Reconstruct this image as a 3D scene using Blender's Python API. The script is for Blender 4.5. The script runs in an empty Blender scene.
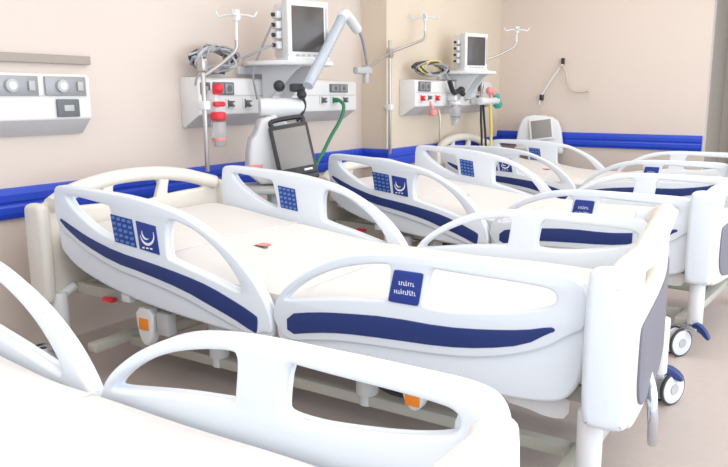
import bpy, bmesh, math, random
from mathutils import Vector, Matrix
random.seed(7)
sc = bpy.context.scene
col = sc.collection
PI = math.pi

# ------------------------------------------------------------------ materials
def mat(name, rgb, rough=.45, metal=0., vary=.03, scale=6., bump=0., trans=0., spec=.5, alpha=1.):
    m = bpy.data.materials.new(name); m.use_nodes = True
    nt = m.node_tree; b = nt.nodes['Principled BSDF']
    tc = nt.nodes.new('ShaderNodeTexCoord'); nz = nt.nodes.new('ShaderNodeTexNoise')
    nz.inputs['Scale'].default_value = scale; nz.inputs['Detail'].default_value = 3
    nt.links.new(tc.outputs['Object'], nz.inputs['Vector'])
    mx = nt.nodes.new('ShaderNodeMix'); mx.data_type = 'RGBA'
    mx.inputs[6].default_value = tuple(min(1, c * (1 - vary)) for c in rgb) + (1,)
    mx.inputs[7].default_value = tuple(min(1, c * (1 + vary)) for c in rgb) + (1,)
    nt.links.new(nz.outputs['Fac'], mx.inputs[0]); nt.links.new(mx.outputs[2], b.inputs['Base Color'])
    b.inputs['Roughness'].default_value = rough; b.inputs['Metallic'].default_value = metal
    b.inputs['Specular IOR Level'].default_value = spec
    b.inputs['Transmission Weight'].default_value = trans
    b.inputs['Alpha'].default_value = alpha
    if bump:
        bp = nt.nodes.new('ShaderNodeBump'); bp.inputs['Strength'].default_value = bump; bp.inputs['Distance'].default_value = .01
        nt.links.new(nz.outputs['Fac'], bp.inputs['Height']); nt.links.new(bp.outputs['Normal'], b.inputs['Normal'])
    return m

M = dict(
    wall=mat('wall_paint', (.70, .605, .54), .8, vary=.02, scale=2),
    wall_warm=mat('wall_paint_warm', (.71, .61, .49), .8, vary=.02, scale=2),
    floor=mat('vinyl_floor', (.52, .44, .40), .45, vary=.06, scale=30),
    ceiling=mat('ceiling_paint', (.8, .78, .74), .9),
    blue=mat('blue_wall_guard', (.012, .06, .56), .35, vary=.08),
    jamb=mat('jamb_shaded_beige', (.40, .35, .30), .6),  # beige darkened: the shadow in the door recess is put into this colour
    door=mat('door_grey', (.36, .35, .35), .5),
    glass=mat('door_glass', (.55, .62, .68), .15, trans=.5),
    bed=mat('bed_plastic', (.77, .815, .87), .35, vary=.01),
    cream=mat('board_plastic', (.78, .735, .66), .4, vary=.01),
    sheet=mat('mattress_cover', (.735, .712, .70), .6, vary=.02, scale=3, bump=.15),
    navy=mat('navy_stripe', (.018, .038, .17), .4, vary=.05),
    navy2=mat('navy_label', (.02, .045, .27), .4, vary=.05),
    key=mat('button_blue', (.10, .25, .55), .4),
    white=mat('print_white', (.85, .87, .9), .5),
    grey=mat('grey_inlay', (.17, .165, .20), .5),
    frame=mat('frame_enamel', (.52, .51, .44), .45),
    framew=mat('frame_white', (.74, .74, .74), .4),
    chrome=mat('chrome', (.60, .64, .70), .2, metal=.9),
    steel=mat('steel_pole', (.50, .47, .45), .3, metal=.7),
    dark=mat('dark_rubber', (.05, .05, .06), .6),
    black=mat('black_plastic', (.025, .025, .03), .4),
    wheel=mat('wheel_white', (.72, .73, .74), .45),
    orange=mat('orange_label', (.9, .27, .02), .5),
    red=mat('red_plastic', (.75, .03, .05), .35),
    redsoft=mat('pale_red', (.80, .30, .30), .5),
    equip=mat('equipment_white', (.74, .75, .76), .4),
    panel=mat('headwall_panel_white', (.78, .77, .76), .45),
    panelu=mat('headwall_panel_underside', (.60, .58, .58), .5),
    socket=mat('socket_grey', (.14, .15, .16), .5),
    socketl=mat('socket_light', (.48, .48, .48), .5),
    screen=mat('screen_glass', (.085, .075, .07), .22),
    screenl=mat('screen_pale', (.26, .24, .225), .3),
    silver=mat('silver_trim', (.33, .33, .34), .35, metal=.3),
    cable=mat('grey_cable', (.33, .33, .35), .5),
    tube=mat('clear_hose', (.62, .68, .76), .25, trans=.35),
    jar=mat('clear_jar', (.85, .85, .87), .1, trans=.8),
    green=mat('green_hose', (.02, .22, .10), .4),
    teal=mat('teal_cap', (.05, .42, .36), .4),
    yellow=mat('yellow_tube', (.75, .62, .16), .45),
    brass=mat('pale_gold', (.6, .55, .45), .4, metal=.5),
    trimw=mat('rail_taupe', (.36, .31, .27), .5),
)

# ------------------------------------------------------------------ mesh helpers
def newbm(): return bmesh.new()

def put(bm, geom_bm, mi=0):
    me = bpy.data.meshes.new('tmp'); geom_bm.to_mesh(me); geom_bm.free()
    n = len(bm.faces); bm.from_mesh(me); bpy.data.meshes.remove(me)
    bm.faces.ensure_lookup_table()
    for f in bm.faces[n:]: f.material_index = mi
    return bm

def box(bm, c, s, mi=0, bev=.006, rot=None, seg=2):
    b = newbm(); bmesh.ops.create_cube(b, size=1)
    bmesh.ops.scale(b, vec=s, verts=b.verts)
    if bev > 0:
        bmesh.ops.bevel(b, geom=b.edges[:], offset=min(bev, min(s) * .45), segments=seg, affect='EDGES', profile=.5)
    if rot is not None: bmesh.ops.transform(b, matrix=rot, verts=b.verts)
    bmesh.ops.translate(b, vec=c, verts=b.verts)
    return put(bm, b, mi)

def cyl(bm, a, b_, r, mi=0, r2=None, seg=20, bev=0.):
    a, b_ = Vector(a), Vector(b_); d = b_ - a
    b = newbm(); bmesh.ops.create_cone(b, cap_ends=True, segments=seg, radius1=r, radius2=r if r2 is None else r2, depth=d.length)
    if bev:
        es = [e for e in b.edges if len(e.link_faces) == 2 and any(len(f.verts) > 4 for f in e.link_faces)]
        bmesh.ops.bevel(b, geom=es, offset=bev, segments=2, affect='EDGES', profile=.5)
    q = Vector((0, 0, 1)).rotation_difference(d.normalized()).to_matrix().to_4x4()
    bmesh.ops.transform(b, matrix=Matrix.Translation((a + b_) / 2) @ q, verts=b.verts)
    return put(bm, b, mi)

def ball(bm, c, r, mi=0, s=(1, 1, 1)):
    b = newbm(); bmesh.ops.create_uvsphere(b, u_segments=16, v_segments=10, radius=r)
    bmesh.ops.scale(b, vec=s, verts=b.verts); bmesh.ops.translate(b, vec=c, verts=b.verts)
    return put(bm, b, mi)

def smooth_path(pts, n=6):
    P = [Vector(p) for p in pts]
    if len(P) < 3: return P
    out = []
    for i in range(len(P) - 1):
        p0 = P[max(i - 1, 0)]; p1 = P[i]; p2 = P[i + 1]; p3 = P[min(i + 2, len(P) - 1)]
        for k in range(n):
            t = k / n
            out.append(.5 * ((2 * p1) + (p2 - p0) * t + (2 * p0 - 5 * p1 + 4 * p2 - p3) * t * t + (3 * p1 - p0 - 3 * p2 + p3) * t ** 3))
    out.append(P[-1]); return out

def tube(bm, pts, r, mi=0, seg=10, n=6, ribs=False, flat=1.):
    P = smooth_path(pts, n); b = newbm(); rings = []
    up = Vector((0, 0, 1))
    for i, p in enumerate(P):
        t = (P[min(i + 1, len(P) - 1)] - P[max(i - 1, 0)]).normalized()
        u = up - t * up.dot(t)
        if u.length < 1e-3: u = Vector((1, 0, 0)) - t * t.x
        u.normalize(); v = t.cross(u); up = u
        rr = r * (1.12 if ribs and i % 2 else 1)
        rings.append([b.verts.new(p + u * rr * math.cos(2 * PI * k / seg) + v * rr * flat * math.sin(2 * PI * k / seg)) for k in range(seg)])
    for a, c in zip(rings, rings[1:]):
        for k in range(seg): b.faces.new((a[k], a[(k + 1) % seg], c[(k + 1) % seg], c[k]))
    b.faces.new(rings[0][::-1]); b.faces.new(rings[-1])
    return put(bm, b, mi)

def chaikin(p, n=2):
    for _ in range(n):
        q = []
        for i in range(len(p)):
            a, b = p[i], p[(i + 1) % len(p)]
            q.append((a[0] * .75 + b[0] * .25, a[1] * .75 + b[1] * .25)); q.append((a[0] * .25 + b[0] * .75, a[1] * .25 + b[1] * .75))
        p = q
    return p

def rquad(p, r=.18):
    q = []
    for i in range(len(p)):
        a, b, c = p[i - 1], p[i], p[(i + 1) % len(p)]
        for t in (r, r * .45):
            q.append((b[0] + (a[0] - b[0]) * t, b[1] + (a[1] - b[1]) * t) if t == r else (b[0] + ((a[0] - b[0]) + (c[0] - b[0])) * t * .35, b[1] + ((a[1] - b[1]) + (c[1] - b[1])) * t * .35))
        q.append((b[0] + (c[0] - b[0]) * r, b[1] + (c[1] - b[1]) * r))
    return q

def slab(bm, loops, y0, y1, bev=.008, mi=0, sm=2, plane='xz'):
    """closed outlines (first the outside, then holes) given in (u, z), as a plate between y0 and y1 with rounded edges"""
    cu = bpy.data.curves.new('tmpc', 'CURVE'); cu.dimensions = '2D'; cu.fill_mode = 'BOTH'
    for lp in loops:
        lp = chaikin(list(lp), sm) if sm else list(lp)
        s = cu.splines.new('POLY'); s.points.add(len(lp) - 1); s.use_cyclic_u = True
        for pt, q in zip(s.points, lp): pt.co = (q[0], q[1], 0, 1)
    th = abs(y1 - y0); cu.extrude = max(th / 2 - bev, .0002); cu.bevel_depth = bev; cu.offset = -bev; cu.bevel_resolution = 2
    ob = bpy.data.objects.new('tmpc', cu); col.objects.link(ob)
    dg = bpy.context.evaluated_depsgraph_get(); me = bpy.data.meshes.new_from_object(ob.evaluated_get(dg))
    bpy.data.objects.remove(ob); bpy.data.curves.remove(cu)
    b = newbm(); b.from_mesh(me); bpy.data.meshes.remove(me)
    bmesh.ops.remove_doubles(b, verts=b.verts, dist=.0003)
    ym = (y0 + y1) / 2
    for v in b.verts:
        u, z, w = v.co
        v.co = (u, ym - w, z) if plane == 'xz' else (ym + w, u, z)
    bmesh.ops.recalc_face_normals(b, faces=b.faces)
    return put(bm, b, mi)

def obj(name, bm, mats, parent=None, smooth=True, loc=None):
    bm.normal_update()
    me = bpy.data.meshes.new(name)
    if smooth:
        for f in bm.faces: f.smooth = True
        for e in bm.edges:
            if len(e.link_faces) == 2 and e.calc_face_angle(0) > math.radians(38): e.smooth = False
    bm.to_mesh(me); bm.free()
    for m in (mats if isinstance(mats, (list, tuple)) else [mats]): me.materials.append(M[m] if isinstance(m, str) else m)
    o = bpy.data.objects.new(name, me); col.objects.link(o)
    if parent: o.parent = parent
    if loc: o.location = loc
    return o

def thing(name, label, cat, loc=(0, 0, 0), rz=0., group=None):
    o = bpy.data.objects.new(name, None); col.objects.link(o); o.empty_display_size = .1
    o.location = loc; o.rotation_euler = (0, 0, rz); o['label'] = label; o['category'] = cat
    if group: o['group'] = group
    return o

def tag(o, label, cat, group=None, kind=None):
    if kind: o['kind'] = kind
    o['label'] = label; o['category'] = cat
    if group: o['group'] = group
    return o

def struct(name, bm, mats, parent=None, smooth=False):
    o = obj(name, bm, mats, parent, smooth)
    if not parent: o['kind'] = 'structure'
    return o

def mirror_y(bm):
    for v in bm.verts: v.co.y = -v.co.y
    bmesh.ops.reverse_faces(bm, faces=bm.faces)
    return bm

def rot_z(a): return Matrix.Rotation(a, 4, 'Z')

# ------------------------------------------------------------------ the room
XA, XB, YS, YE = -3.30, -3.06, 5.0, 7.30     # head wall, its stepped-out stretch, the step, end wall
XR = -1.0                                     # free end of the end wall
def wallbox(x0, x1, y0, y1, z0, z1): 
    b = newbm(); return box(b, ((x0 + x1) / 2, (y0 + y1) / 2, (z0 + z1) / 2), (x1 - x0, y1 - y0, z1 - z0), bev=0)
struct('floor', wallbox(-3.5, 2.4, -1.6, 8.6, -.1, 0), 'floor')
struct('ceiling', wallbox(-3.5, 2.4, -1.6, 8.6, 2.75, 2.85), 'ceiling')
struct('wall_left', wallbox(-3.5, XA, -1.6, YS, 0, 2.75), 'wall')
struct('wall_left_pier', wallbox(-3.5, XB, YS, YE, 0, 2.75), 'wall_warm')
struct('wall_back', wallbox(-3.5, XR, YE, YE + .15, 0, 2.75), 'wall')
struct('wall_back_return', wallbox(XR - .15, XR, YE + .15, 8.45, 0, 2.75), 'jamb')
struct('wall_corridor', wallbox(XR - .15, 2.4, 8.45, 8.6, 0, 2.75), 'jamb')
d = newbm(); box(d, (-.40, 8.42, 1.1), (.95, .05, 2.2), bev=.005); dd = struct('door_1', d, 'door')
g = newbm(); box(g, (-.78, 8.39, 1.2), (.05, .015, 1.9), bev=.003); struct('door_glass', g, 'glass', dd)
h = newbm(); tube(h, [(-.12, 8.39, 1.0), (-.12, 8.34, 1.0), (-.24, 8.34, 1.0)], .012, n=2); struct('door_handle', h, 'chrome', dd)

def guard(a, b, nrm, z0=.665, z1=.815):
    """blue wall guard with two long grooves, between two floor points on a wall"""
    bm = newbm(); a, b, nrm = Vector(a), Vector(b), Vector(nrm)
    prof = [(0, z0), (.022, z0 + .006), (.03, z0 + .03), (.03, z0 + .06), (.024, z0 + .07), (.024, z0 + .078),
            (.03, z0 + .088), (.03, z1 - .03), (.022, z1 - .006), (0, z1)]
    r0 = [bm.verts.new(a + nrm * q + Vector((0, 0, z))) for q, z in prof]; r1 = [bm.verts.new(b + nrm * q + Vector((0, 0, z))) for q, z in prof]
    for i in range(len(prof) - 1): bm.faces.new((r0[i], r1[i], r1[i + 1], r0[i + 1]))
    bm.faces.new(r0); bm.faces.new(r1[::-1]); bm.faces.new((r0[0], r0[-1], r1[-1], r1[0]))
    bmesh.ops.recalc_face_normals(bm, faces=bm.faces)
    return bm
struct('trim_1', guard((XA, -1.5, 0), (XA, YS, 0), (1, 0, 0)), 'blue')
struct('trim_2', guard((XA + .0, YS, 0), (XB + .03, YS, 0), (0, -1, 0)), 'blue')
struct('trim_3', guard((XB, YS, 0), (XB, YE, 0), (1, 0, 0)), 'blue')
struct('trim_4', guard((XB, YE, 0), (XR - .01, YE, 0), (0, -1, 0), .725, .872), 'blue')
t = newbm(); box(t, (XA + .015, 1.22, 1.42), (.03, 2.45, .042), bev=.004); struct('trim_5', t, 'trimw')

# ------------------------------------------------------------------ hospital bed
F_OUT = [(.072, .395), (.066, .462), (.066, .51), (.094, .567), (.158, .625), (.246, .68), (.37, .735), (.487, .756), (.605, .765), (.74, .766),
         (.868, .768), (.991, .768), (1.085, .768), (1.15, .755), (1.172, .70), (1.172, .62), (1.168, .515), (1.147, .43), (1.10, .385), (.99, .368), (.6, .36), (.12, .365)]
F_OP1 = [(.116, .553), (.20, .622), (.329, .684), (.449, .715), (.53, .727), (.552, .722), (.541, .64), (.536, .606), (.50, .602), (.368, .588), (.243, .568), (.134, .55)]
F_OP2 = [(.683, .733), (.738, .728), (1.04, .724), (1.085, .712), (1.082, .675), (1.03, .652), (.935, .630), (.807, .612), (.74, .606), (.672, .608), (.664, .62)]
F_ST = [(.130, .500), (.25, .525), (.367, .540), (.543, .556), (.74, .556), (.873, .570), (.997, .590), (1.07, .612), (1.085, .610), (1.085, .600),
        (1.07, .594), (.999, .545), (.874, .512), (.741, .492), (.543, .482), (.366, .470), (.25, .452), (.130, .424)]
F_RIDGE_LOW = [(1.13, .60), (1.06, .545), (.96, .505), (.86, .478), (.74, .461), (.543, .450), (.366, .440), (.25, .423), (.12, .397)]
H_OUT = [(-1.135, .60), (-1.14, .75), (-1.135, .84), (-1.12, .866), (-1.081, .872), (-.95, .868), (-.80, .862), (-.66, .855), (-.527, .838), (-.40, .815), (-.312, .787), (-.163, .718),
         (-.047, .630), (.028, .535), (.058, .460), (.056, .408), (.03, .382), (-.036, .376), (-.288, .388), (-.564, .410), (-.804, .447), (-1.028, .510), (-1.12, .575)]
H_OP1 = [(-1.06, .832), (-1.0, .832), (-.79, .810), (-.775, .80), (-.745, .676), (-.755, .665), (-.86, .692), (-.96, .742), (-1.03, .79)]
H_OP2 = [(-.455, .785), (-.38, .775), (-.30, .753), (-.18, .683), (-.10, .60), (-.075, .55), (-.10, .545), (-.284, .590), (-.44, .622), (-.462, .635)]
H_ST = [(-1.102, .728), (-1.09, .727), (-1.0, .692), (-.908, .660), (-.748, .622), (-.553, .600), (-.371, .574), (-.235, .548), (-.088, .500), (-.012, .470), (-.004, .46),
        (-.01, .405), (-.022, .403), (-.13, .443), (-.24, .474), (-.375, .514), (-.597, .553), (-.772, .575), (-.957, .632), (-1.05, .68), (-1.10, .715)]
H_RIDGE_LOW = [(.02, .415), (-.03, .385), (-.13, .410), (-.24, .440), (-.375, .480), (-.597, .520), (-.772, .543), (-.94, .597), (-1.05, .65), (-1.12, .69)]
YO = -.525          # outer face of the near side rails

def ridge_loop(out, low, lo_i, hi_i):
    return out[lo_i:hi_i] + low

def glyph_row(bm, u0, u1, z, h, slope, n, mi, y):
    x = u0; 
    for k in range(n):
        w = (u1 - u0) / n; hh = h * random.choice((.7, .75, 1.))
        box(bm, (u0 + (k + .35) * w, y, z + slope * (k * w) + hh / 2), (w * .25, .0012, hh), mi, 0)
        box(bm, (u0 + (k + .55) * w, y, z + slope * (k * w) + h * random.choice((.1, .35, .65))), (w * .5, .0012, h * .2), mi, 0)

def foot_rail(par, far):
    fl = mirror_y if far else (lambda b: b)
    b = newbm()
    slab(b, [F_OUT, F_OP1, F_OP2], YO + .008, YO + .045, .012)
    top = [p for p in F_OUT if p[1] > .45 and p[0] < 1.17] 
    rid = F_OUT[1:16] + F_RIDGE_LOW
    slab(b, [rid, F_OP1, F_OP2], YO - .004, YO + .03, .008)
    r = obj('foot_siderail', fl(b), 'bed', par)
    b = newbm(); slab(b, [F_ST], YO - .007, YO, .002, sm=1); obj('accent_stripe', fl(b), 'navy', r)['label'] = 'navy blue wavy stripe'
    b = newbm()
    slab(b, [rquad([(.566, .714), (.670, .714), (.652, .608), (.543, .608)], .10)], YO - .009, YO - .002, .002, sm=0)
    glyph_row(b, .583, .640, .668, .016, 0, 7, 1, YO - .0095)
    glyph_row(b, .566, .645, .639, .016, 0, 10, 1, YO - .0095)
    obj('name_label', fl(b), ['navy2', 'white'], r)['label'] = 'navy blue label with two lines of white lettering'
    # hinge arm that carries the rail
    for x in (.35, .85):
        b = newbm(); box(b, (x, -.455, .39), (.05, .10, .04), bev=.008); obj('rail_arm', fl(b), 'framew', r)

def keypad(b, x0, x1, z0, z1, sh, y, mi_bg=0, mi_k=1):
    """slanted membrane keypad with small pale buttons"""
    slab(b, [[(x0, z1), (x1, z1 - .012), (x1 + sh, z0 - .012), (x0 + sh, z0)]], y - .003, y + .003, .001, sm=0)
    for r in range(5):
        for c in range(4):
            u = (c + .5) / 4; w = (r + .5) / 5
            box(b, (x0 + (x1 - x0) * u + sh * w, y - (.0036 if y < 0 else -.0036), z1 + (z0 - z1) * w - .012 * u), ((x1 - x0) * .15, .002, (z1 - z0) * .095), mi_k, 0)

def head_rail(par, far):
    fl = mirror_y if far else (lambda b: b)
    b = newbm()
    slab(b, [H_OUT, H_OP1, H_OP2], YO + .008, YO + .045, .012)
    rid = H_OUT[1:16] + H_RIDGE_LOW
    slab(b, [rid, H_OP1, H_OP2], YO - .004, YO + .03, .008)
    r = obj('head_siderail', fl(b), 'bed', par)
    b = newbm(); slab(b, [H_ST], YO - .007, YO, .002, sm=1); obj('accent_stripe', fl(b), 'navy', r)['label'] = 'navy blue curved stripe'
    b = newbm(); keypad(b, -.768, -.642, .664, .776, .018, YO - .005)
    obj('control_keypad', fl(b), ['navy2', 'key'], r)['label'] = 'blue keypad with small pale buttons'
    b = newbm(); x0, x1, z0, z1, sh = -.618, -.508, .650, .762, .014; y = YO - .005
    slab(b, [[(x0, z1), (x1, z1 - .012), (x1 + sh, z0 - .012), (x0 + sh, z0)]], y - .003, y + .003, .001, sm=0)
    def arc(cx, cz, r0, a0, a1, w):
        pts = [(cx + r0 * math.cos(a0 + (a1 - a0) * k / 14), cz + r0 * math.sin(a0 + (a1 - a0) * k / 14)) for k in range(15)]
        inn = [(cx + (r0 - w * math.sin(PI * k / 14) - .0008) * math.cos(a0 + (a1 - a0) * k / 14), cz + (r0 - w * math.sin(PI * k / 14) - .0008) * math.sin(a0 + (a1 - a0) * k / 14)) for k in range(15)]
        slab(b, [pts + inn[::-1]], y - .0045, y - .0025, .0004, 1, sm=0)
    arc(-.555, .708, .040, PI * 1.0, PI * 2.15, .010)
    arc(-.562, .715, .024, PI * .85, PI * 1.75, .007)
    for k in range(3): box(b, (-.58 + k * .022, y - .004, .658), (.012, .002, .006), 1, 0)
    obj('nurse_call_panel', fl(b), ['navy2', 'white'], r)['label'] = 'navy panel with white crescent swooshes'
    b = newbm(); yi = YO + .045
    # inner keypad, read from the mattress side
    b2 = newbm(); keypad(b2, -.735, -.625, .672, .786, .016, -.003)
    for v in b2.verts: v.co.y = yi - v.co.y - .002
    bmesh.ops.reverse_faces(b2, faces=b2.faces)
    put(b, b2); 
    for f in b.faces: f.material_index = 0 if max(v.co.y for v in f.verts) < yi + .0045 else 1
    obj('patient_keypad', fl(b), ['navy2', 'key'], r)['label'] = 'blue keypad on the inner side of the rail'
    for x in (-.75, -.25):
        b = newbm(); box(b, (x, -.455, .42), (.05, .10, .04), bev=.008); obj('rail_arm', fl(b), 'framew', r)

B_OUT = [(-.545, .37), (-.55, .6), (-.55, .75), (-.535, .795), (-.48, .808), (-.40, .835), (-.30, .862), (-.15, .884), (0, .890), (.15, .884), (.30, .862), (.40, .835), (.48, .808), (.535, .795),
         (.55, .75), (.55, .6), (.545, .37), (.50, .355), (0, .355), (-.50, .355)]
F_BOARD = [(-.545, .395), (-.55, .6), (-.55, .78), (-.535, .825), (-.48, .842), (-.40, .857), (-.30, .871), (-.15, .884), (0, .888), (.15, .884), (.30, .871), (.40, .857), (.48, .842), (.535, .825),
           (.55, .78), (.55, .6), (.545, .395), (.50, .38), (0, .38), (-.50, .38)]
B_A = [(-.435, .772), (-.33, .815), (-.215, .836), (-.205, .83), (-.19, .762), (-.20, .755), (-.30, .762), (-.42, .765)]
B_B = [(-.155, .845), (0, .852), (.155, .845), (.12, .752), (.115, .745), (0, .735), (-.115, .745), (-.12, .752)]
B_C = [(-x, z) for x, z in B_A][::-1]

F_A = [(-.47, .752), (-.46, .80), (-.43, .822), (-.33, .838), (-.215, .846), (-.20, .84), (-.185, .742), (-.20, .735), (-.30, .738), (-.44, .742)]
F_B = [(-.155, .852), (0, .858), (.155, .852), (.12, .735), (.115, .725), (0, .718), (-.115, .725), (-.12, .735)]
F_C = [(-x, z) for x, z in F_A][::-1]

def end_board(par, name, x, sgn, panel):
    """bowed head or foot board: arched top with three openings, returns at both ends; sgn points outward"""
    b = newbm(); slab(b, [F_BOARD, F_A, F_B, F_C] if panel else [B_OUT, B_A, B_B, B_C], x - .019, x + .019, .014, 1, plane='yz')
    for k in range(-5, 6):
        g = b.verts[:] + b.edges[:] + b.faces[:]
        bmesh.ops.bisect_plane(b, geom=g, plane_co=(0, k * .1, 0), plane_no=(0, 1, 0))
    for v in b.verts: v.co.x -= sgn * .10 * v.co.y ** 2
    for s in (-1, 1):
        o = x - sgn * (.062 if panel else .03)
        t = .838 if panel else .80; u = .412 if panel else .375
        L = [(o - .08, u), (o - .08, t - .04), (o - .065, t), (o + .035, t), (o + .05, t - .04), (o + .05, u), (o + .03, u - .025), (o - .06, u - .025)]
        slab(b, [L], s * .545 - .028, s * .545 + .028, .022)
    r = obj(name, b, ['bed' if panel else 'cream', 'cream'], par)
    b = newbm(); 
    pl = [(-.49, .43), (-.495, .64), (-.47, .675), (0, .69), (.47, .675), (.495, .64), (.49, .43), (.3, .40), (0, .395), (-.3, .40)]
    slab(b, [pl], x + sgn * .017, x + sgn * .026, .003, plane='yz')
    for k in range(-4, 5):
        bmesh.ops.bisect_plane(b, geom=b.verts[:] + b.edges[:] + b.faces[:], plane_co=(0, k * .1, 0), plane_no=(0, 1, 0))
    for v in b.verts: v.co.x -= sgn * .10 * v.co.y ** 2
    obj('inlay_panel', b, 'grey' if panel else 'cream', r)['label'] = 'dark grey inlay panel' if panel else 'plain cream inlay'
    # cream grip along the arched top
    b = newbm()
    tube(b, [(x - sgn * (.10 * y * y + (.03 if abs(y) > .49 else 0)), y, z - .012) for y, z in ([(-.548, .775), (-.50, .824), (-.40, .855), (-.30, .869), (-.15, .881), (0, .885), (.15, .881), (.30, .869), (.40, .855), (.50, .824), (.548, .775)] if panel else [(-.50, .80), (-.40, .832), (-.30, .858), (-.15, .879), (0, .885), (.15, .879), (.30, .858), (.40, .832), (.50, .80)])], .036, n=4)
    obj('top_grip', b, 'cream', r)['label'] = 'cream grip along the arched top'
    return r

def make_bed():
    root = thing('hospital_bed', 'bed', 'hospital bed')
    # mattress: raised head section, soft edges
    b = newbm(); nx, ny = 60, 22
    def zt(x):
        t = min(max((-.05 - x) / 1.1, 0), 1); return .572 + .11 * (t * t * (3 - 2 * t) * .35 + t * .65)
    top = {}; 
    for i in range(nx + 1):
        for j in range(ny + 1):
            x = -1.19 + 2.37 * i / nx; y = -.455 + .91 * j / ny
            e = min(i, nx - i, j, ny - j); dz = {0: -.035, 1: -.008}.get(e, 0)
            wob = .003 * math.sin(9 * x + 3 * y) * math.sin(7 * y - 2 * x)
            top[i, j] = b.verts.new((x, y, zt(x) + dz + wob))
    for i in range(nx):
        for j in range(ny): b.faces.new((top[i, j], top[i + 1, j], top[i + 1, j + 1], top[i, j + 1]))
    per = [(i, 0) for i in range(nx)] + [(nx, j) for j in range(ny)] + [(i, ny) for i in range(nx, 0, -1)] + [(0, j) for j in range(ny, 0, -1)]
    low = [b.verts.new((top[k].co.x, top[k].co.y, zt(top[k].co.x) - .135)) for k in per]
    n = len(per)
    for k in range(n): b.faces.new((top[per[k]], low[k], low[(k + 1) % n], top[per[(k + 1) % n]]))
    b.faces.new(low)
    bmesh.ops.recalc_face_normals(b, faces=b.faces)
    mt = obj('mattress', b, 'sheet', root)
    b = newbm()
    box(b, (-.385, -.05, zt(-.385) + .003), (.055, .055, .002), 0, 0); box(b, (-.375, -.085, zt(-.375) + .003), (.085, .014, .002), 1, 0)
    obj('printed_emblem', b, ['redsoft', 'dark'], mt)['label'] = 'small red and grey printed emblem'
    for x in (-.55, .15):
        b = newbm(); box(b, (x, 0, zt(x) + .002), (.004, .88, .004), 0, .001); obj('seam', b, 'sheet', mt)
    b = newbm(); box(b, (.95, -.455, .585), (.05, .012, .012), bev=.003); obj('zip_tab', b, 'socketl', mt)['label'] = 'small grey tab at the mattress edge'
    # deck
    b = newbm()
    for s in (-1, 1): box(b, (0, s * .40, .385), (2.36, .045, .055), bev=.008)
    for x in (-1.17, -.6, 0, .6, 1.17): box(b, (x, 0, .385), (.05, .80, .045), bev=.006)
    obj('mattress_deck', b, 'frame', root)
    b = newbm(); box(b, (.6, 0, .425), (1.15, .84, .02), bev=.005); obj('deck_panel', b, 'framew', root)
    b = newbm(); box(b, (-.6, 0, .475), (1.12, .84, .02), bev=.005, rot=Matrix.Rotation(math.radians(4.0), 4, 'Y')); obj('deck_panel', b, 'framew', root)
    for far in (False, True): head_rail(root, far); foot_rail(root, far)
    end_board(root, 'headboard', -1.255, -1, False).location = (0, 0, -.015)
    end_board(root, 'footboard', 1.277, 1, True).location = (0, 0, -.028)
    # undercarriage
    b = newbm()
    for s in (-1, 1): box(b, (.05, s * .28, .13), (2.1, .045, .045), bev=.008)
    for x in (-1.02, 1.12): box(b, (x, 0, .145), (.06, .98, .045), bev=.01)
    obj('base_frame', b, 'frame', root)
    for x in (-.62, .42):
        for s in (-1, 1):
            b = newbm(); tube(b, [(x - .26 * (1 if x < 0 else -1), s * .22, .17), (x + .26 * (1 if x < 0 else -1), s * .22, .38)], .026, n=2, flat=.7)
            obj('lifting_arm', b, 'frame', root)
    for x in (-.45, .30):
        b = newbm(); cyl(b, (x, -.28, .15), (x, -.28, .37), .042, 0, bev=.006); cyl(b, (x, -.28, .11), (x, -.28, .15), .03, 0)
        obj('lifting_column', b, 'framew', root)
    b = newbm(); tube(b, [(-.9, .05, .27), (-.3, .05, .23), (.1, 0, .20), (.5, .03, .27)], .03, n=4); obj('actuator', b, 'dark', root)
    b = newbm(); tube(b, [(.35, -.32, .30), (.40, -.34, .22), (.5, -.30, .19), (.58, -.33, .24), (.7, -.30, .3)], .010); obj('power_cable', b, 'black', root)
    for x, y, zl in ((-.66, -.46, .318), (.60, -.44, .268)):
        b = newbm(); slab(b, [[(x - .055, .385), (x + .055, .385), (x + .045, .28), (x + .02, .225), (x - .02, .225), (x - .045, .28)]], y - .03, y + .02, .01, sm=1)
        bb = obj('holder_box', b, 'framew', root)
        b = newbm(); box(b, (x, y - .032, zl), (.055, .004, .05), bev=.002); obj('warning_label', b, 'orange', bb)['label'] = 'square orange label'
        b = newbm(); box(b, (x + .10, y + .0, .33), (.07, .05, .10), bev=.01); obj('junction_box', b, 'socketl', bb)
    b = newbm(); box(b, (-.93, -.445, .372), (.07, .03, .02), bev=.006); obj('release_handle', b, 'red', root)['label'] = 'red release handle'
    b = newbm(); slab(b, [[(.90, .40), (1.12, .40), (1.12, .325), (1.06, .315), (.99, .330), (.92, .335)]], -.475, -.468, .002, sm=1)
    obj('cover_flap', b, 'sheet', root)['label'] = 'loose white flap of the mattress cover'
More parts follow.
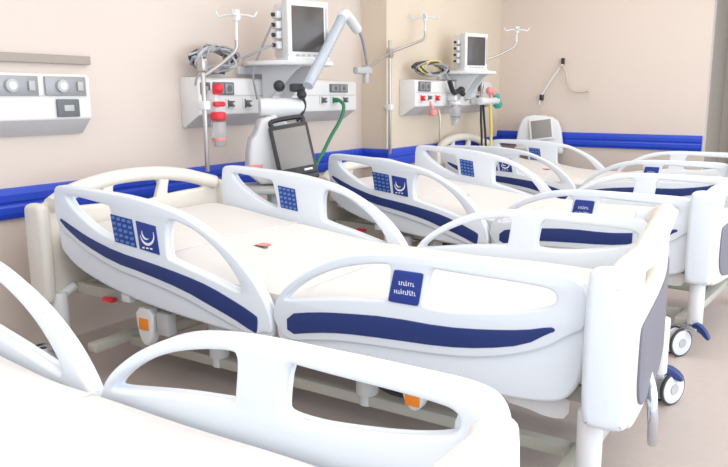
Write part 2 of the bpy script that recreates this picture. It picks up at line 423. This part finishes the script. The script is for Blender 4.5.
    # posts and castors
    for x in (-1.20, 1.19):
        for s in (-1, 1):
            b = newbm(); cyl(b, (x, s * .50, .15), (x, s * .50, .38), .036, 0, bev=.006); cyl(b, (x, s * .50, .36), (x, s * .42, .39), .02, 0)
            obj('corner_post', b, 'framew', root)
            b = newbm()
            wx, wy = x + (.03 if x > 0 and s > 0 else -.06), s * (.50 + .07)
            box(b, (x - .01, s * .53, .138), (.08, .09, .02), bev=.006)
            c = obj('castor', b, 'chrome', root)
            b = newbm()
            ax = Vector((1, -.55 * 1, 0)).normalized()
            for q in (-.026, .026):
                p = Vector((wx, wy, .07)); cyl(b, p + ax * (q - .010), p + ax * (q + .010), .062, 0, seg=28, bev=.004); cyl(b, p + ax * (q - .007), p + ax * (q + .007), .070, 1, seg=28, bev=.003)
                cyl(b, p + ax * (q + math.copysign(.009, q)), p + ax * (q + math.copysign(.014, q)), .022, 2, seg=16)
            cyl(b, p - ax * .05, p + ax * .01, .012, 2)
            obj('wheel', b, ['wheel', 'dark', 'socketl'], c)
            b = newbm(); slab(b, [[(0, 0), (.03, .012), (.075, -.012), (.105, -.05), (.085, -.055), (.045, -.03), (0, -.018)]], -.02, .02, .004, sm=1)
            for v in b.verts: v.co = Vector((x, s * .53, .16)) + Vector((v.co.x * .9, v.co.x * .45 * s + v.co.y, v.co.z))
            obj('brake_pedal', b, 'navy', c)['label'] = 'navy brake pedal'
    return root

def copy_tree(o, parent=None):
    c = o.copy(); col.objects.link(c)
    if parent: c.parent = parent
    for ch in list(o.children): copy_tree(ch, c)
    return c

bed = make_bed()
beds = [(-1.688, 2.405, 0, .2, 'large white hospital bed in the middle with all four side rails in view'),
        (-1.60, .61, -.025, 0, 'nearest white hospital bed, cropped by the lower left of the picture'),
        (-1.615, 4.255, 0, -5.0, 'white hospital bed just behind the large middle one, in front of the wall step'),
        (-1.73, 6.20, 0, -.5, 'farthest white hospital bed, next to the end wall with the blue guard')]
BED = []
for i, (x, y, z, a, lab) in enumerate(beds):
    o = bed if i == 0 else copy_tree(bed)
    o.location = (x, y, 0); o.rotation_euler = (0, 0, math.radians(a)); o['label'] = lab; o['group'] = 'hospital beds in a row'
    BED.append(o)
    for ch in o.children:                       # the near bed is lowered a little on its lifting gear
        if z and ch.name.split('.')[0] in ('mattress', 'mattress_deck', 'deck_panel', 'head_siderail', 'foot_siderail', 'headboard', 'footboard', 'cover_flap'): ch.location.z += z
for ch in BED[0].children:
    if ch.name.startswith('footboard'):
        p = Vector((1.277, 0, 0)); a = math.radians(6.5)
        ch.matrix_local = Matrix.Translation(p + Vector((-.022, 0, -.028))) @ rot_z(a) @ Matrix.Translation(-p)
b = newbm(); tube(b, [(1.29, -.26, .43), (1.315, -.31, .39), (1.325, -.33, .33), (1.325, -.31, .27), (1.32, -.27, .215), (1.315, -.22, .20)], .012, n=5, flat=1.3)
obj('foot_lever', b, 'chrome', BED[0])['label'] = 'curved chrome foot lever'
for ch in BED[2].children:
    if ch.name.startswith('headboard'): ch.location.z -= .095
for ch in BED[3].children:                        # back rest of the far bed lies lower
    if ch.name.startswith('head_siderail'):
        p = Vector((.03, 0, .45)); ch.matrix_local = Matrix.Translation(p) @ Matrix.Rotation(math.radians(-3), 4, 'Y') @ Matrix.Translation(-p)
for ch in BED[1].children:
    if ch.name.startswith('footboard'): ch.location.x -= .09; ch.location.z -= .11

# ------------------------------------------------------------------ headwall supply panels
def headwall_panel(label, xw, y0, y1, sockets, d=.15):
    root = thing('headwall_panel', label, 'supply panel', (xw, y0, 0), 0, 'headwall supply panels')
    L = y1 - y0
    b = newbm()
    pr = [(0, 1.06), (.02, 1.055), (d, 1.135), (d, 1.335), (d - .015, 1.35), (0, 1.35)]
    A = [b.verts.new((q, 0, z)) for q, z in pr]; B = [b.verts.new((q, L, z)) for q, z in pr]
    for k in range(len(pr)):
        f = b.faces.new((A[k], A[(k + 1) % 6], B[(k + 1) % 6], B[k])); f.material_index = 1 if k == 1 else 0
    b.faces.new(A[::-1]); b.faces.new(B)
    bmesh.ops.recalc_face_normals(b, faces=b.faces)
    bmesh.ops.bevel(b, geom=[e for e in b.edges], offset=.006, segments=2, affect='EDGES', profile=.5)
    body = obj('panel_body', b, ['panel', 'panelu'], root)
    b = newbm(); box(b, (d + .001, L / 2, 1.245), (.006, L - .04, .006), bev=.001); obj('groove_strip', b, 'panelu', root)
    for y, z, w, h, kind in sockets:
        b = newbm()
        if kind == 'double':
            box(b, (d + .006, y, z), (.014, w, h), 0, .004)
            for s in (-1, 1):
                box(b, (d + .014, y + s * w * .24, z), (.006, w * .40, h * .8), 1, .003)
                cyl(b, (d + .013, y + s * w * .24, z), (d + .021, y + s * w * .24, z), h * .26, 0, seg=16)
            obj('power_socket', b, ['socket', 'silver'], root)
        elif kind == 'round':
            box(b, (d + .006, y, z), (.014, w, h), 0, .004); cyl(b, (d + .012, y - w * .12, z), (d + .03, y - w * .12, z), h * .34, 1, seg=24, bev=.003)
            box(b, (d + .018, y + w * .33, z), (.01, w * .14, h * .5), 1, .003); cyl(b, (d + .02, y - w * .12, z), (d + .032, y - w * .12, z), h * .2, 2, seg=20)
            obj('power_socket', b, ['silver', 'socketl', 'equip'], root)
        elif kind == 'plate':
            box(b, (d + .006, y, z), (.014, w, h), 0, .004); box(b, (d + .014, y, z), (.006, w * .45, h * .35), 1, .002)
            obj('data_socket', b, ['socket', 'socketl'], root)
        else:
            box(b, (d + .005, y, z), (.012, w, h), 0, .006)
            c = {'gas_grey': 'socket', 'gas_red': 'red', 'gas_green': 'green'}[kind]
            cyl(b, (d, y, z), (d + .04, y, z), h * .30, 1, bev=.004); cyl(b, (d + .03, y, z), (d + .05, y, z), h * .16, 0)
            box(b, (d + .012, y - w * .3, z), (.01, w * .14, h * .8), 1, .002)
            obj('gas_outlet', b, ['panel', c], root)
    return root

headwall_panel('white supply panel cut off at the left edge with a round grey socket', XA, .75, 2.375,
                              [(.30, 1.285, .24, .09, 'round'), (.95, 1.285, .24, .09, 'round'), (1.23, 1.29, .22, .09, 'round'), (1.485, 1.29, .22, .09, 'round'), (1.49, 1.185, .12, .085, 'plate'), (1.0, 1.185, .12, .085, 'plate')], .10)
headwall_panel('long white supply panel behind the monitor over the large middle bed', XA, 3.06, 4.70,
               [(.05, 1.285, .07, .07, 'plate'), (.20, 1.285, .17, .075, 'double'), (.10, 1.195, .06, .06, 'gas_red'), (.25, 1.195, .07, .06, 'gas_grey'), (.40, 1.195, .07, .07, 'gas_grey'),
                (1.40, 1.295, .22, .06, 'double'), (1.20, 1.21, .07, .06, 'gas_grey'), (1.335, 1.21, .07, .06, 'gas_green'), (1.47, 1.21, .06, .06, 'gas_grey')])
headwall_panel('white supply panel with red gas outlets on the stepped-out wall', XB, 5.20, 6.75,
               [(.15, 1.295, .20, .08, 'double'), (.10, 1.20, .08, .07, 'gas_red'), (.22, 1.205, .05, .05, 'gas_grey'), (.36, 1.20, .08, .07, 'gas_red'), (1.10, 1.30, .10, .08, 'double'), (1.27, 1.30, .10, .08, 'double'),
                (.95, 1.20, .06, .07, 'gas_grey'), (1.18, 1.20, .06, .07, 'gas_grey')]).location.z = .02

# ------------------------------------------------------------------ infusion poles with swing arm and hook
def infusion_pole(label, pole, z0, z1, arm, brackets):
    root = thing('infusion_pole', label, 'infusion pole', (pole[0], pole[1], 0), 0, 'wall infusion poles')
    P = Vector((pole[0], pole[1], 0)); R = lambda p: Vector(p) - P
    b = newbm(); cyl(b, (0, 0, z0), (0, 0, z1), .013, 0, seg=14, bev=.003); obj('pole', b, 'steel', root)
    for z, q in brackets:
        b = newbm(); box(b, (0, 0, z), (.05, .05, .05), bev=.008); v = R(q + (z,)); cyl(b, (0, 0, z), v, .014, 0)
        obj('bracket', b, 'equip', root)
    a = [R(p) for p in arm]
    b = newbm(); tube(b, a[:-1], .011, n=5); box(b, R((pole[0], pole[1], a[0].z if len(arm) < 4 else a[1].z)), (.045, .045, .07), 0, .008)
    obj('swing_arm', b, 'steel', root)
    e, t_ = a[-2], a[-1]
    b = newbm(); cyl(b, e, t_, .009, 0, seg=12)
    cyl(b, t_ - Vector((0, 0, .03)), t_ + Vector((0, 0, .03)), .02, 0)
    for k in range(4):
        w = PI / 2 * k + .55; dx, dy = math.cos(w), math.sin(w)
        tube(b, [t_, t_ + Vector((dx * .06, dy * .06, .0)), t_ + Vector((dx * .10, dy * .10, -.008)), t_ + Vector((dx * .12, dy * .12, .02))], .0065, n=4)
    obj('hook_head', b, 'equip', root)
    return root

infusion_pole('infusion pole with white four-arm hook beside the red suction jar', (-3.0, 2.955), .82, 1.37,
              [(-3.0, 2.955, 1.35), (-3.0, 3.08, 1.41), (-3.0, 3.22, 1.50), (-3.0, 3.232, 1.56), (-3.0, 3.24, 1.70)], [(1.19, (XA + .146, 3.09))])
infusion_pole('infusion pole at the wall step with long swing arm to both sides', (-3.0, 4.953), .78, 1.665,
              [(-2.93, 4.53, 1.44), (-3.0, 4.953, 1.568), (-2.95, 5.20, 1.645), (-2.93, 5.375, 1.70), (-2.93, 5.395, 1.76), (-2.93, 5.395, 1.87)], [(1.15, (XB - .01, YS - .005))])
infusion_pole('infusion pole behind the far monitor near the room corner', (-2.868, 6.42), .98, 1.60,
              [(-2.868, 6.42, 1.56), (-2.77, 6.53, 1.61), (-2.66, 6.63, 1.68), (-2.63, 6.66, 1.74), (-2.63, 6.66, 1.85)], [(1.20, (XB + .149, 6.42))])

# ------------------------------------------------------------------ patient monitors on wall shelves
def patient_monitor(label, loc, ang, s, group='patient monitors on wall shelves'):
    root = thing('patient_monitor', label, 'monitor', loc, ang, group)      # front faces local -Y
    b = newbm()
    slab(b, [[(-.145, 0), (.145, 0), (.145, .355), (-.145, .355)]], -.08, .0, .012, sm=0)
    box(b, (0, .055, .18), (.27, .15, .33), bev=.02)
    box(b, (0, -.01, .005), (.30, .15, .03), bev=.008)
    obj('housing', b, 'equip', root)
    b = newbm(); box(b, (-.004, -.082, .185), (.225, .006, .27), bev=.003); obj('screen', b, 'screen', root)['label'] = 'dark grey blank screen'
    b = newbm(); box(b, (.127, -.082, .19), (.012, .006, .25), 0, .003)
    for k in range(5): box(b, (-.08 + .04 * k, -.083, .03), (.025, .006, .012), 0, .002)
    obj('button_strip', b, 'socketl', root)
    b = newbm()
    for k, c in enumerate((.09, .15, .21, .27)):
        box(b, (-.16, .03, c), (.035, .07, .045), 0, .006); cyl(b, (-.17, .025, c), (-.195, .025, c), .012, 1)
    obj('connector_block', b, ['equip', 'black'], root)
    root.scale = (s, s, s)
    return root
A1 = math.atan2(.905, .506)           # turned towards the foot of the beds
patient_monitor('larger white patient monitor on the shelf above the large middle bed', (-2.875, 3.69, 1.458), A1 + .12, 1.0)
patient_monitor('smaller white patient monitor on the far shelf near the room corner', (-2.79, 6.0, 1.457), A1 + .08, .90)

def monitor_shelf(label, xw, y, z, w, dpt):
    root = thing('monitor_shelf', label, 'wall shelf', (xw, y, 0), 0, 'monitor shelves on the head wall')
    b = newbm(); slab(b, [[(.02, -w / 2), (dpt, -w / 2 + .04), (dpt, w / 2 - .04), (.02, w / 2)]], 0, .03, .008, sm=1)
    for v in b.verts: v.co = (v.co.x, v.co.z, z - .031 + (v.co.y))
    bmesh.ops.recalc_face_normals(b, faces=b.faces)
    obj('shelf_plate', b, 'equip', root)
    for q in (-1, 1):
        b = newbm(); slab(b, [[(.02, z - .03), (dpt * .85, z - .03), (dpt * .75, z - .06), (.20, z - .25), (.165, z - .25), (.165, z - .08), (.02, z - .08)]], q * w * .2 - .012, q * w * .2 + .012, .004, sm=0)
        obj('support_bracket', b, 'equip', root)
    b = newbm(); box(b, (.02, 0, z - .055), (.036, w * .7, .05), bev=.008); obj('wall_plate', b, 'equip', root)
    return root
monitor_shelf('white wall shelf carrying the larger monitor over the middle bed', XA, 3.71, 1.457, .50, .57)
monitor_shelf('white wall shelf carrying the smaller far monitor', XB, 6.03, 1.456, .46, .46)

# ------------------------------------------------------------------ cables
def cable_bundle(label, c, size, n, group, mats, tails=()):
    bm = newbm(); rnd = random.Random(len(label))
    for k in range(n):
        ph = rnd.random() * 6; pts = []
        for q in range(12):
            w = 2 * PI * q / 9 + ph
            pts.append((c[0] + size[0] * math.cos(w * 1.3 + k) * rnd.uniform(.5, 1), c[1] + size[1] * math.cos(w) * rnd.uniform(.6, 1), c[2] + size[2] * math.sin(w) * rnd.uniform(.5, 1)))
        tube(bm, pts, .0075, k % len(mats), seg=6, n=6)
    for tl in tails: tube(bm, tl, .008, 0, seg=6)
    return tag(obj('cable_bundle', bm, mats), label, 'cables', group)
cable_bundle('tangle of grey cables heaped on the panel left of the larger monitor', (-3.17, 3.22, 1.455), (.06, .19, .085), 13, None, ['cable', 'socketl', 'cable', 'tube', 'dark'],
             [[(-3.12, 3.30, 1.42), (-3.10, 3.12, 1.41), (-3.10, 3.02, 1.36), (-3.11, 3.00, 1.30)], [(-2.972, 3.519, 1.668), (-3.05, 3.50, 1.52), (-3.10, 3.48, 1.38), (-3.11, 3.52, 1.22)],
              [(-2.972, 3.519, 1.548), (-3.0, 3.45, 1.52), (-3.1, 3.38, 1.46)]])
cable_bundle('tangle of grey and yellow cables heaped left of the smaller monitor', (-2.92, 5.50, 1.465), (.05, .29, .065), 15, None, ['cable', 'socketl', 'yellow', 'dark', 'cable'],
             [[(-2.9, 5.7, 1.45), (-2.86, 5.75, 1.33), (-2.86, 5.82, 1.22), (-2.88, 5.9, 1.16)]])

# ------------------------------------------------------------------ suction jar at the first panel
r = thing('suction_unit', 'suction jar with bright red knob and lid on the panel left of the monitor', 'suction jar', (-3.07, 3.13, 0))
b = newbm(); cyl(b, (.0, 0, 1.25), (0, 0, 1.305), .028, 0, bev=.008); ball(b, (.01, 0, 1.285), .032, 0); obj('vacuum_gauge', b, 'red', r)
b = newbm(); box(b, (-.04, 0, 1.205), (.075, .035, .14), bev=.01); box(b, (.01, -.0, 1.195), (.03, .085, .03), 1, .01); obj('regulator', b, ['equip', 'red'], r)
b = newbm(); cyl(b, (0, 0, 1.10), (0, 0, 1.15), .046, 0, bev=.012); obj('jar_lid', b, 'red', r)
b = newbm(); cyl(b, (0, 0, .95), (0, 0, 1.095), .040, 0, r2=.047, bev=.008); cyl(b, (0, 0, .985), (0, 0, 1.0), .044, 1); obj('jar', b, ['jar', 'redsoft'], r)

# ------------------------------------------------------------------ ventilators
def castor_base(root, w, d):
    b = newbm()
    for s in (-1, 1): box(b, (s * w * .4, 0, .10), (.06, d, .05), bev=.012)
    box(b, (0, 0, .11), (w * .9, .12, .05), bev=.012); obj('cart_base', b, 'equip', root)
    for sx in (-1, 1):
        for sy in (-1, 1):
            b = newbm(); cyl(b, (sx * w * .4 - .015, sy * d * .44, .04), (sx * w * .4 + .015, sy * d * .44, .04), .04, bev=.004); cyl(b, (sx * w * .4, sy * d * .44, .05), (sx * w * .4, sy * d * .44, .09), .012)
            obj('castor', b, 'dark', root)
AV = math.radians(50)
r = thing('ventilator', 'white ventilator on a cart with tilted dark screen below the larger monitor', 'ventilator', (-2.80, 3.355, 0), AV)
castor_base(r, .40, .42)
b = newbm(); box(b, (0, .05, .40), (.14, .14, .56), bev=.02); obj('column', b, 'equip', r)
b = newbm(); box(b, (0, 0, .70), (.42, .40, .03), bev=.01); obj('tray', b, 'socketl', r)
b = newbm(); box(b, (0, 0, .58), (.40, .38, .02), bev=.008); obj('tray', b, 'socketl', r)
b = newbm()
slab(b, [[(-.20, .72), (.12, .72), (.12, .95), (.06, 1.10), (-.10, 1.13), (-.14, 1.02), (-.18, .98)]], -.02, .17, .025, sm=1); obj('housing', b, 'equip', r)
b = newbm(); box(b, (-.145, -.025, .825), (.07, .012, .035), bev=.004); obj('status_label', b, 'redsoft', r)['label'] = 'small red label'
T = Matrix.Translation((.06, -.10, .93)) @ Matrix.Rotation(math.radians(-9), 4, 'Y') @ Matrix.Rotation(math.radians(-14), 4, 'X')
b = newbm(); box(b, (0, 0, 0), (.235, .04, .31), bev=.014)
tube(b, [(-.09, 0, .15), (-.085, 0, .185), (.085, 0, .185), (.09, 0, .15)], .014, n=4); box(b, (.0, .02, -.16), (.24, .06, .05), bev=.01)
bmesh.ops.transform(b, matrix=T, verts=b.verts); obj('display_case', b, 'black', r)
b = newbm(); box(b, (0, -.022, .01), (.195, .006, .235), 0, .003); box(b, (.06, -.022, -.128), (.05, .006, .012), 1, .002)
bmesh.ops.transform(b, matrix=T, verts=b.verts); obj('screen', b, ['screenl', 'white'], r)['label'] = 'grey blank tilted screen'
b = newbm(); cyl(b, (-.10, .10, 1.175), (.17, .10, 1.175), .055, 0, bev=.012); cyl(b, (-.02, .10, 1.08), (-.02, .10, 1.13), .03, 0)
box(b, (.13, .08, 1.29), (.09, .06, .05), 1, .012); ball(b, (.02, .08, 1.30), .035, 1); ball(b, (.15, .05, 1.25), .03, 1); tube(b, [(.13, .08, 1.28), (.17, .06, 1.2), (.15, .06, 1.13), (.12, .07, 1.09)], .010, 1)
obj('humidifier', b, ['equip', 'black'], r)['label'] = 'white horizontal cylinder with black fittings'

b = newbm()
r2 = thing('breathing_hose_arm', 'translucent white breathing hose arm bent over the right side of the larger monitor', 'hose', (0, 0, 0))
b = newbm(); tube(b, [(-2.64, 3.43, 1.30), (-2.66, 3.58, 1.44), (-2.72, 3.825, 1.632), (-2.75, 3.95, 1.73)], .030, n=18, ribs=True, seg=14); obj('corrugated_hose', b, 'tube', r2)
b = newbm(); tube(b, [(-2.75, 3.94, 1.725), (-2.765, 4.0, 1.76), (-2.785, 4.08, 1.745), (-2.82, 4.224, 1.685)], .036, n=5); obj('hose_elbow', b, 'equip', r2)
b = newbm(); tube(b, [(-2.82, 4.224, 1.69), (-2.845, 4.32, 1.64), (-2.88, 4.41, 1.56), (-2.91, 4.49, 1.46)], .011); obj('thin_hose', b, 'cable', r2)
b = newbm(); box(b, (-2.93, 4.46, 1.42), (.05, .20, .05), bev=.015); cyl(b, (-2.93, 4.50, 1.33), (-2.93, 4.50, 1.46), .022, bev=.005); obj('hose_clamp', b, 'socketl', r2)

b = newbm(); tube(b, [(-3.11, 4.395, 1.215), (-3.06, 4.40, 1.17), (-3.07, 4.37, 1.07), (-3.10, 4.29, .95), (-3.10, 4.20, .85), (-3.1, 4.10, .74), (-3.08, 4.0, .55)], .013)
tag(obj('oxygen_hose', b, 'green'), 'dark green oxygen hose hanging from the long supply panel', 'hose')

# far equipment on the second panel
r = thing('flow_meter_set', 'row of white flow meters with red knob and teal caps under the smaller monitor', 'flow meter', (-2.80, 6.42, 0))
b = newbm(); cyl(b, (0, -.20, 1.19), (0, .22, 1.19), .035, 0, bev=.008); box(b, (-.055, -.11, 1.19), (.09, .13, .06), 0, .012); obj('manifold', b, 'equip', r)
b = newbm(); ball(b, (.02, -.02, 1.285), .035); ball(b, (.02, .07, 1.27), .03); cyl(b, (.02, 0, 1.22), (.02, 0, 1.27), .012); obj('control_knob', b, 'redsoft', r)['label'] = 'red knob'
b = newbm(); cyl(b, (0, .21, 1.16), (0, .26, 1.16), .045, 0, bev=.008); obj('end_cap', b, 'teal', r)['label'] = 'teal end cap'
b = newbm(); cyl(b, (0, .17, 1.215), (0, .22, 1.235), .032, 0, bev=.008); obj('end_cap', b, 'teal', r)['label'] = 'teal end cap'
b = newbm(); tube(b, [(0, -.16, 1.16), (0, -.15, 1.0), (.0, -.13, .88), (0, -.12, .70)], .011); obj('drain_tube', b, 'black', r)['label'] = 'black hanging tube'
b = newbm(); tube(b, [(0, -.11, 1.16), (0, -.08, 1.02), (.0, -.04, .85), (0, -.02, .70)], .011); obj('drain_tube', b, 'black', r)['label'] = 'black hanging tube'
b = newbm(); tube(b, [(.02, .0, 1.16), (.02, .03, 1.02), (.02, .05, .88), (.02, .04, .70)], .014); obj('supply_tube', b, 'yellow', r)['label'] = 'pale yellow hanging tube'
r = thing('suction_unit', 'small pale suction set on the panel with red outlets left of the flow meters', 'suction jar', (-2.83, 5.78, 0))
b = newbm(); cyl(b, (0, 0, 1.06), (0, 0, 1.16), .05, 0, bev=.01); cyl(b, (0, 0, .98), (0, 0, 1.06), .035, 0, r2=.045); obj('jar', b, 'jar', r)
b = newbm(); cyl(b, (0, 0, 1.16), (0, 0, 1.19), .054, 0, bev=.008); box(b, (-.03, 0, 1.22), (.08, .05, .05), 0, .01); obj('jar_lid', b, 'equip', r)
b = newbm(); tube(b, [(.0, -.12, 1.36), (.0, -.04, 1.27), (.01, .04, 1.28), (.03, .10, 1.25)], .022, n=5); ball(b, (0.02, .07, 1.285), .035); obj('suction_hose', b, 'black', r)
b = newbm(); cyl(b, (-2.88, 5.46, 1.075), (-2.88, 5.46, 1.125), .035, 0, bev=.006); cyl(b, (-2.88, 5.46, 1.125), (-2.915, 5.46, 1.19), .012, 0)
tag(obj('gas_plug', b, 'redsoft'), 'pale red gas plug under the panel with red outlets', 'plug')
b = newbm(); tube(b, [(-2.92, 5.63, 1.12), (-2.90, 5.63, 1.04), (-2.9, 5.63, .93), (-2.9, 5.64, .86)], .012); tag(obj('drip_tube', b, 'brass'), 'short pale tube hanging below the panel on the stepped-out wall', 'tube')

r = thing('ventilator', 'white ventilator with small grey screen standing in the corner by the end wall', 'ventilator', (-2.51, 7.07, 0), math.radians(16))
castor_base(r, .36, .30)
b = newbm(); box(b, (0, 0, .40), (.16, .14, .56), bev=.02); obj('column', b, 'equip', r)
b = newbm(); slab(b, [[(-.22, .66), (.22, .66), (.24, .72), (.20, .98), (.10, 1.04), (-.12, 1.05), (-.20, .98), (-.24, .72)]], -.05, .12, .02, sm=1)
box(b, (0, -.02, .70), (.48, .24, .06), bev=.015); obj('housing', b, 'equip', r)
T = Matrix.Translation((.02, -.075, .91)) @ Matrix.Rotation(math.radians(-12), 4, 'X') @ Matrix.Rotation(math.radians(-8), 4, 'Y')
b = newbm(); box(b, (0, 0, 0), (.235, .02, .22), bev=.006); bmesh.ops.transform(b, matrix=T, verts=b.verts); obj('display_case', b, 'equip', r)
b = newbm(); box(b, (0, -.012, 0), (.195, .006, .18), bev=.003); bmesh.ops.transform(b, matrix=T, verts=b.verts); obj('screen', b, 'screenl', r)['label'] = 'small grey blank screen'

# hose holder on the end wall
r = thing('hose_holder', 'thin jointed hose holder with two black clips on the end wall', 'hose holder', (-2.37, YE, 0))
b = newbm(); box(b, (0, -.02, 1.58), (.03, .04, .06), 0, .006); obj('wall_clip', b, 'black', r)['label'] = 'black clip'
b = newbm(); box(b, (-.205, -.03, 1.22), (.03, .06, .06), 0, .006); obj('wall_clip', b, 'black', r)['label'] = 'black clip'
b = newbm(); tube(b, [(0, -.03, 1.55), (-.03, -.05, 1.50), (-.12, -.06, 1.37), (-.20, -.05, 1.24), (-.22, -.05, 1.15)], .008); obj('holder_arm', b, 'equip', r)
b = newbm(); tube(b, [(-.04, -.04, 1.48), (0, -.05, 1.53), (.04, -.05, 1.48), (.07, -.05, 1.37), (.12, -.06, 1.29), (.22, -.06, 1.27), (.29, -.06, 1.285)], .008); ball(b, (.28, -.06, 1.285), .016); obj('holder_wire', b, 'brass', r)

# ------------------------------------------------------------------ light
w = bpy.data.worlds.new('world'); sc.world = w; w.use_nodes = True
bg = w.node_tree.nodes['Background']; bg.inputs[0].default_value = (.80, .89, 1.0, 1); bg.inputs[1].default_value = 1.0
def area(name, loc, rot, sx, sy, power, rgb):
    l = bpy.data.lights.new(name, 'AREA'); l.shape = 'RECTANGLE'; l.size = sx; l.size_y = sy; l.energy = power; l.color = rgb
    o = bpy.data.objects.new(name, l); col.objects.link(o); o.location = loc; o.rotation_euler = rot; return o
for x in (-1.5, .9):
    for y in (0.2, 3.0, 5.8):
        area('ceiling_lamp', (x, y, 2.74), (0, 0, 0), 1.8, 1.8, 14, (1.0, .93, .85))
area('window_daylight', (2.3, 2.6, 1.5), (0, math.radians(90), 0), 2.2, 7.5, 75, (.80, .90, 1.0))

# ------------------------------------------------------------------ camera
cam = bpy.data.cameras.new('camera'); co = bpy.data.objects.new('camera', cam); col.objects.link(co); sc.camera = co
cam.sensor_width = 36; cam.lens = 720 / 728 * 36; cam.shift_x = -26 / 728; cam.clip_start = .02
co.location = (0, 0, 1.25); co.rotation_euler = (math.radians(90 - 10.927), 0, math.radians(31.194))
sc.view_settings.view_transform = 'Standard'; sc.view_settings.look = 'None'; sc.view_settings.exposure = 0.66; sc.view_settings.gamma = 1
sc.view_settings.use_curve_mapping = False
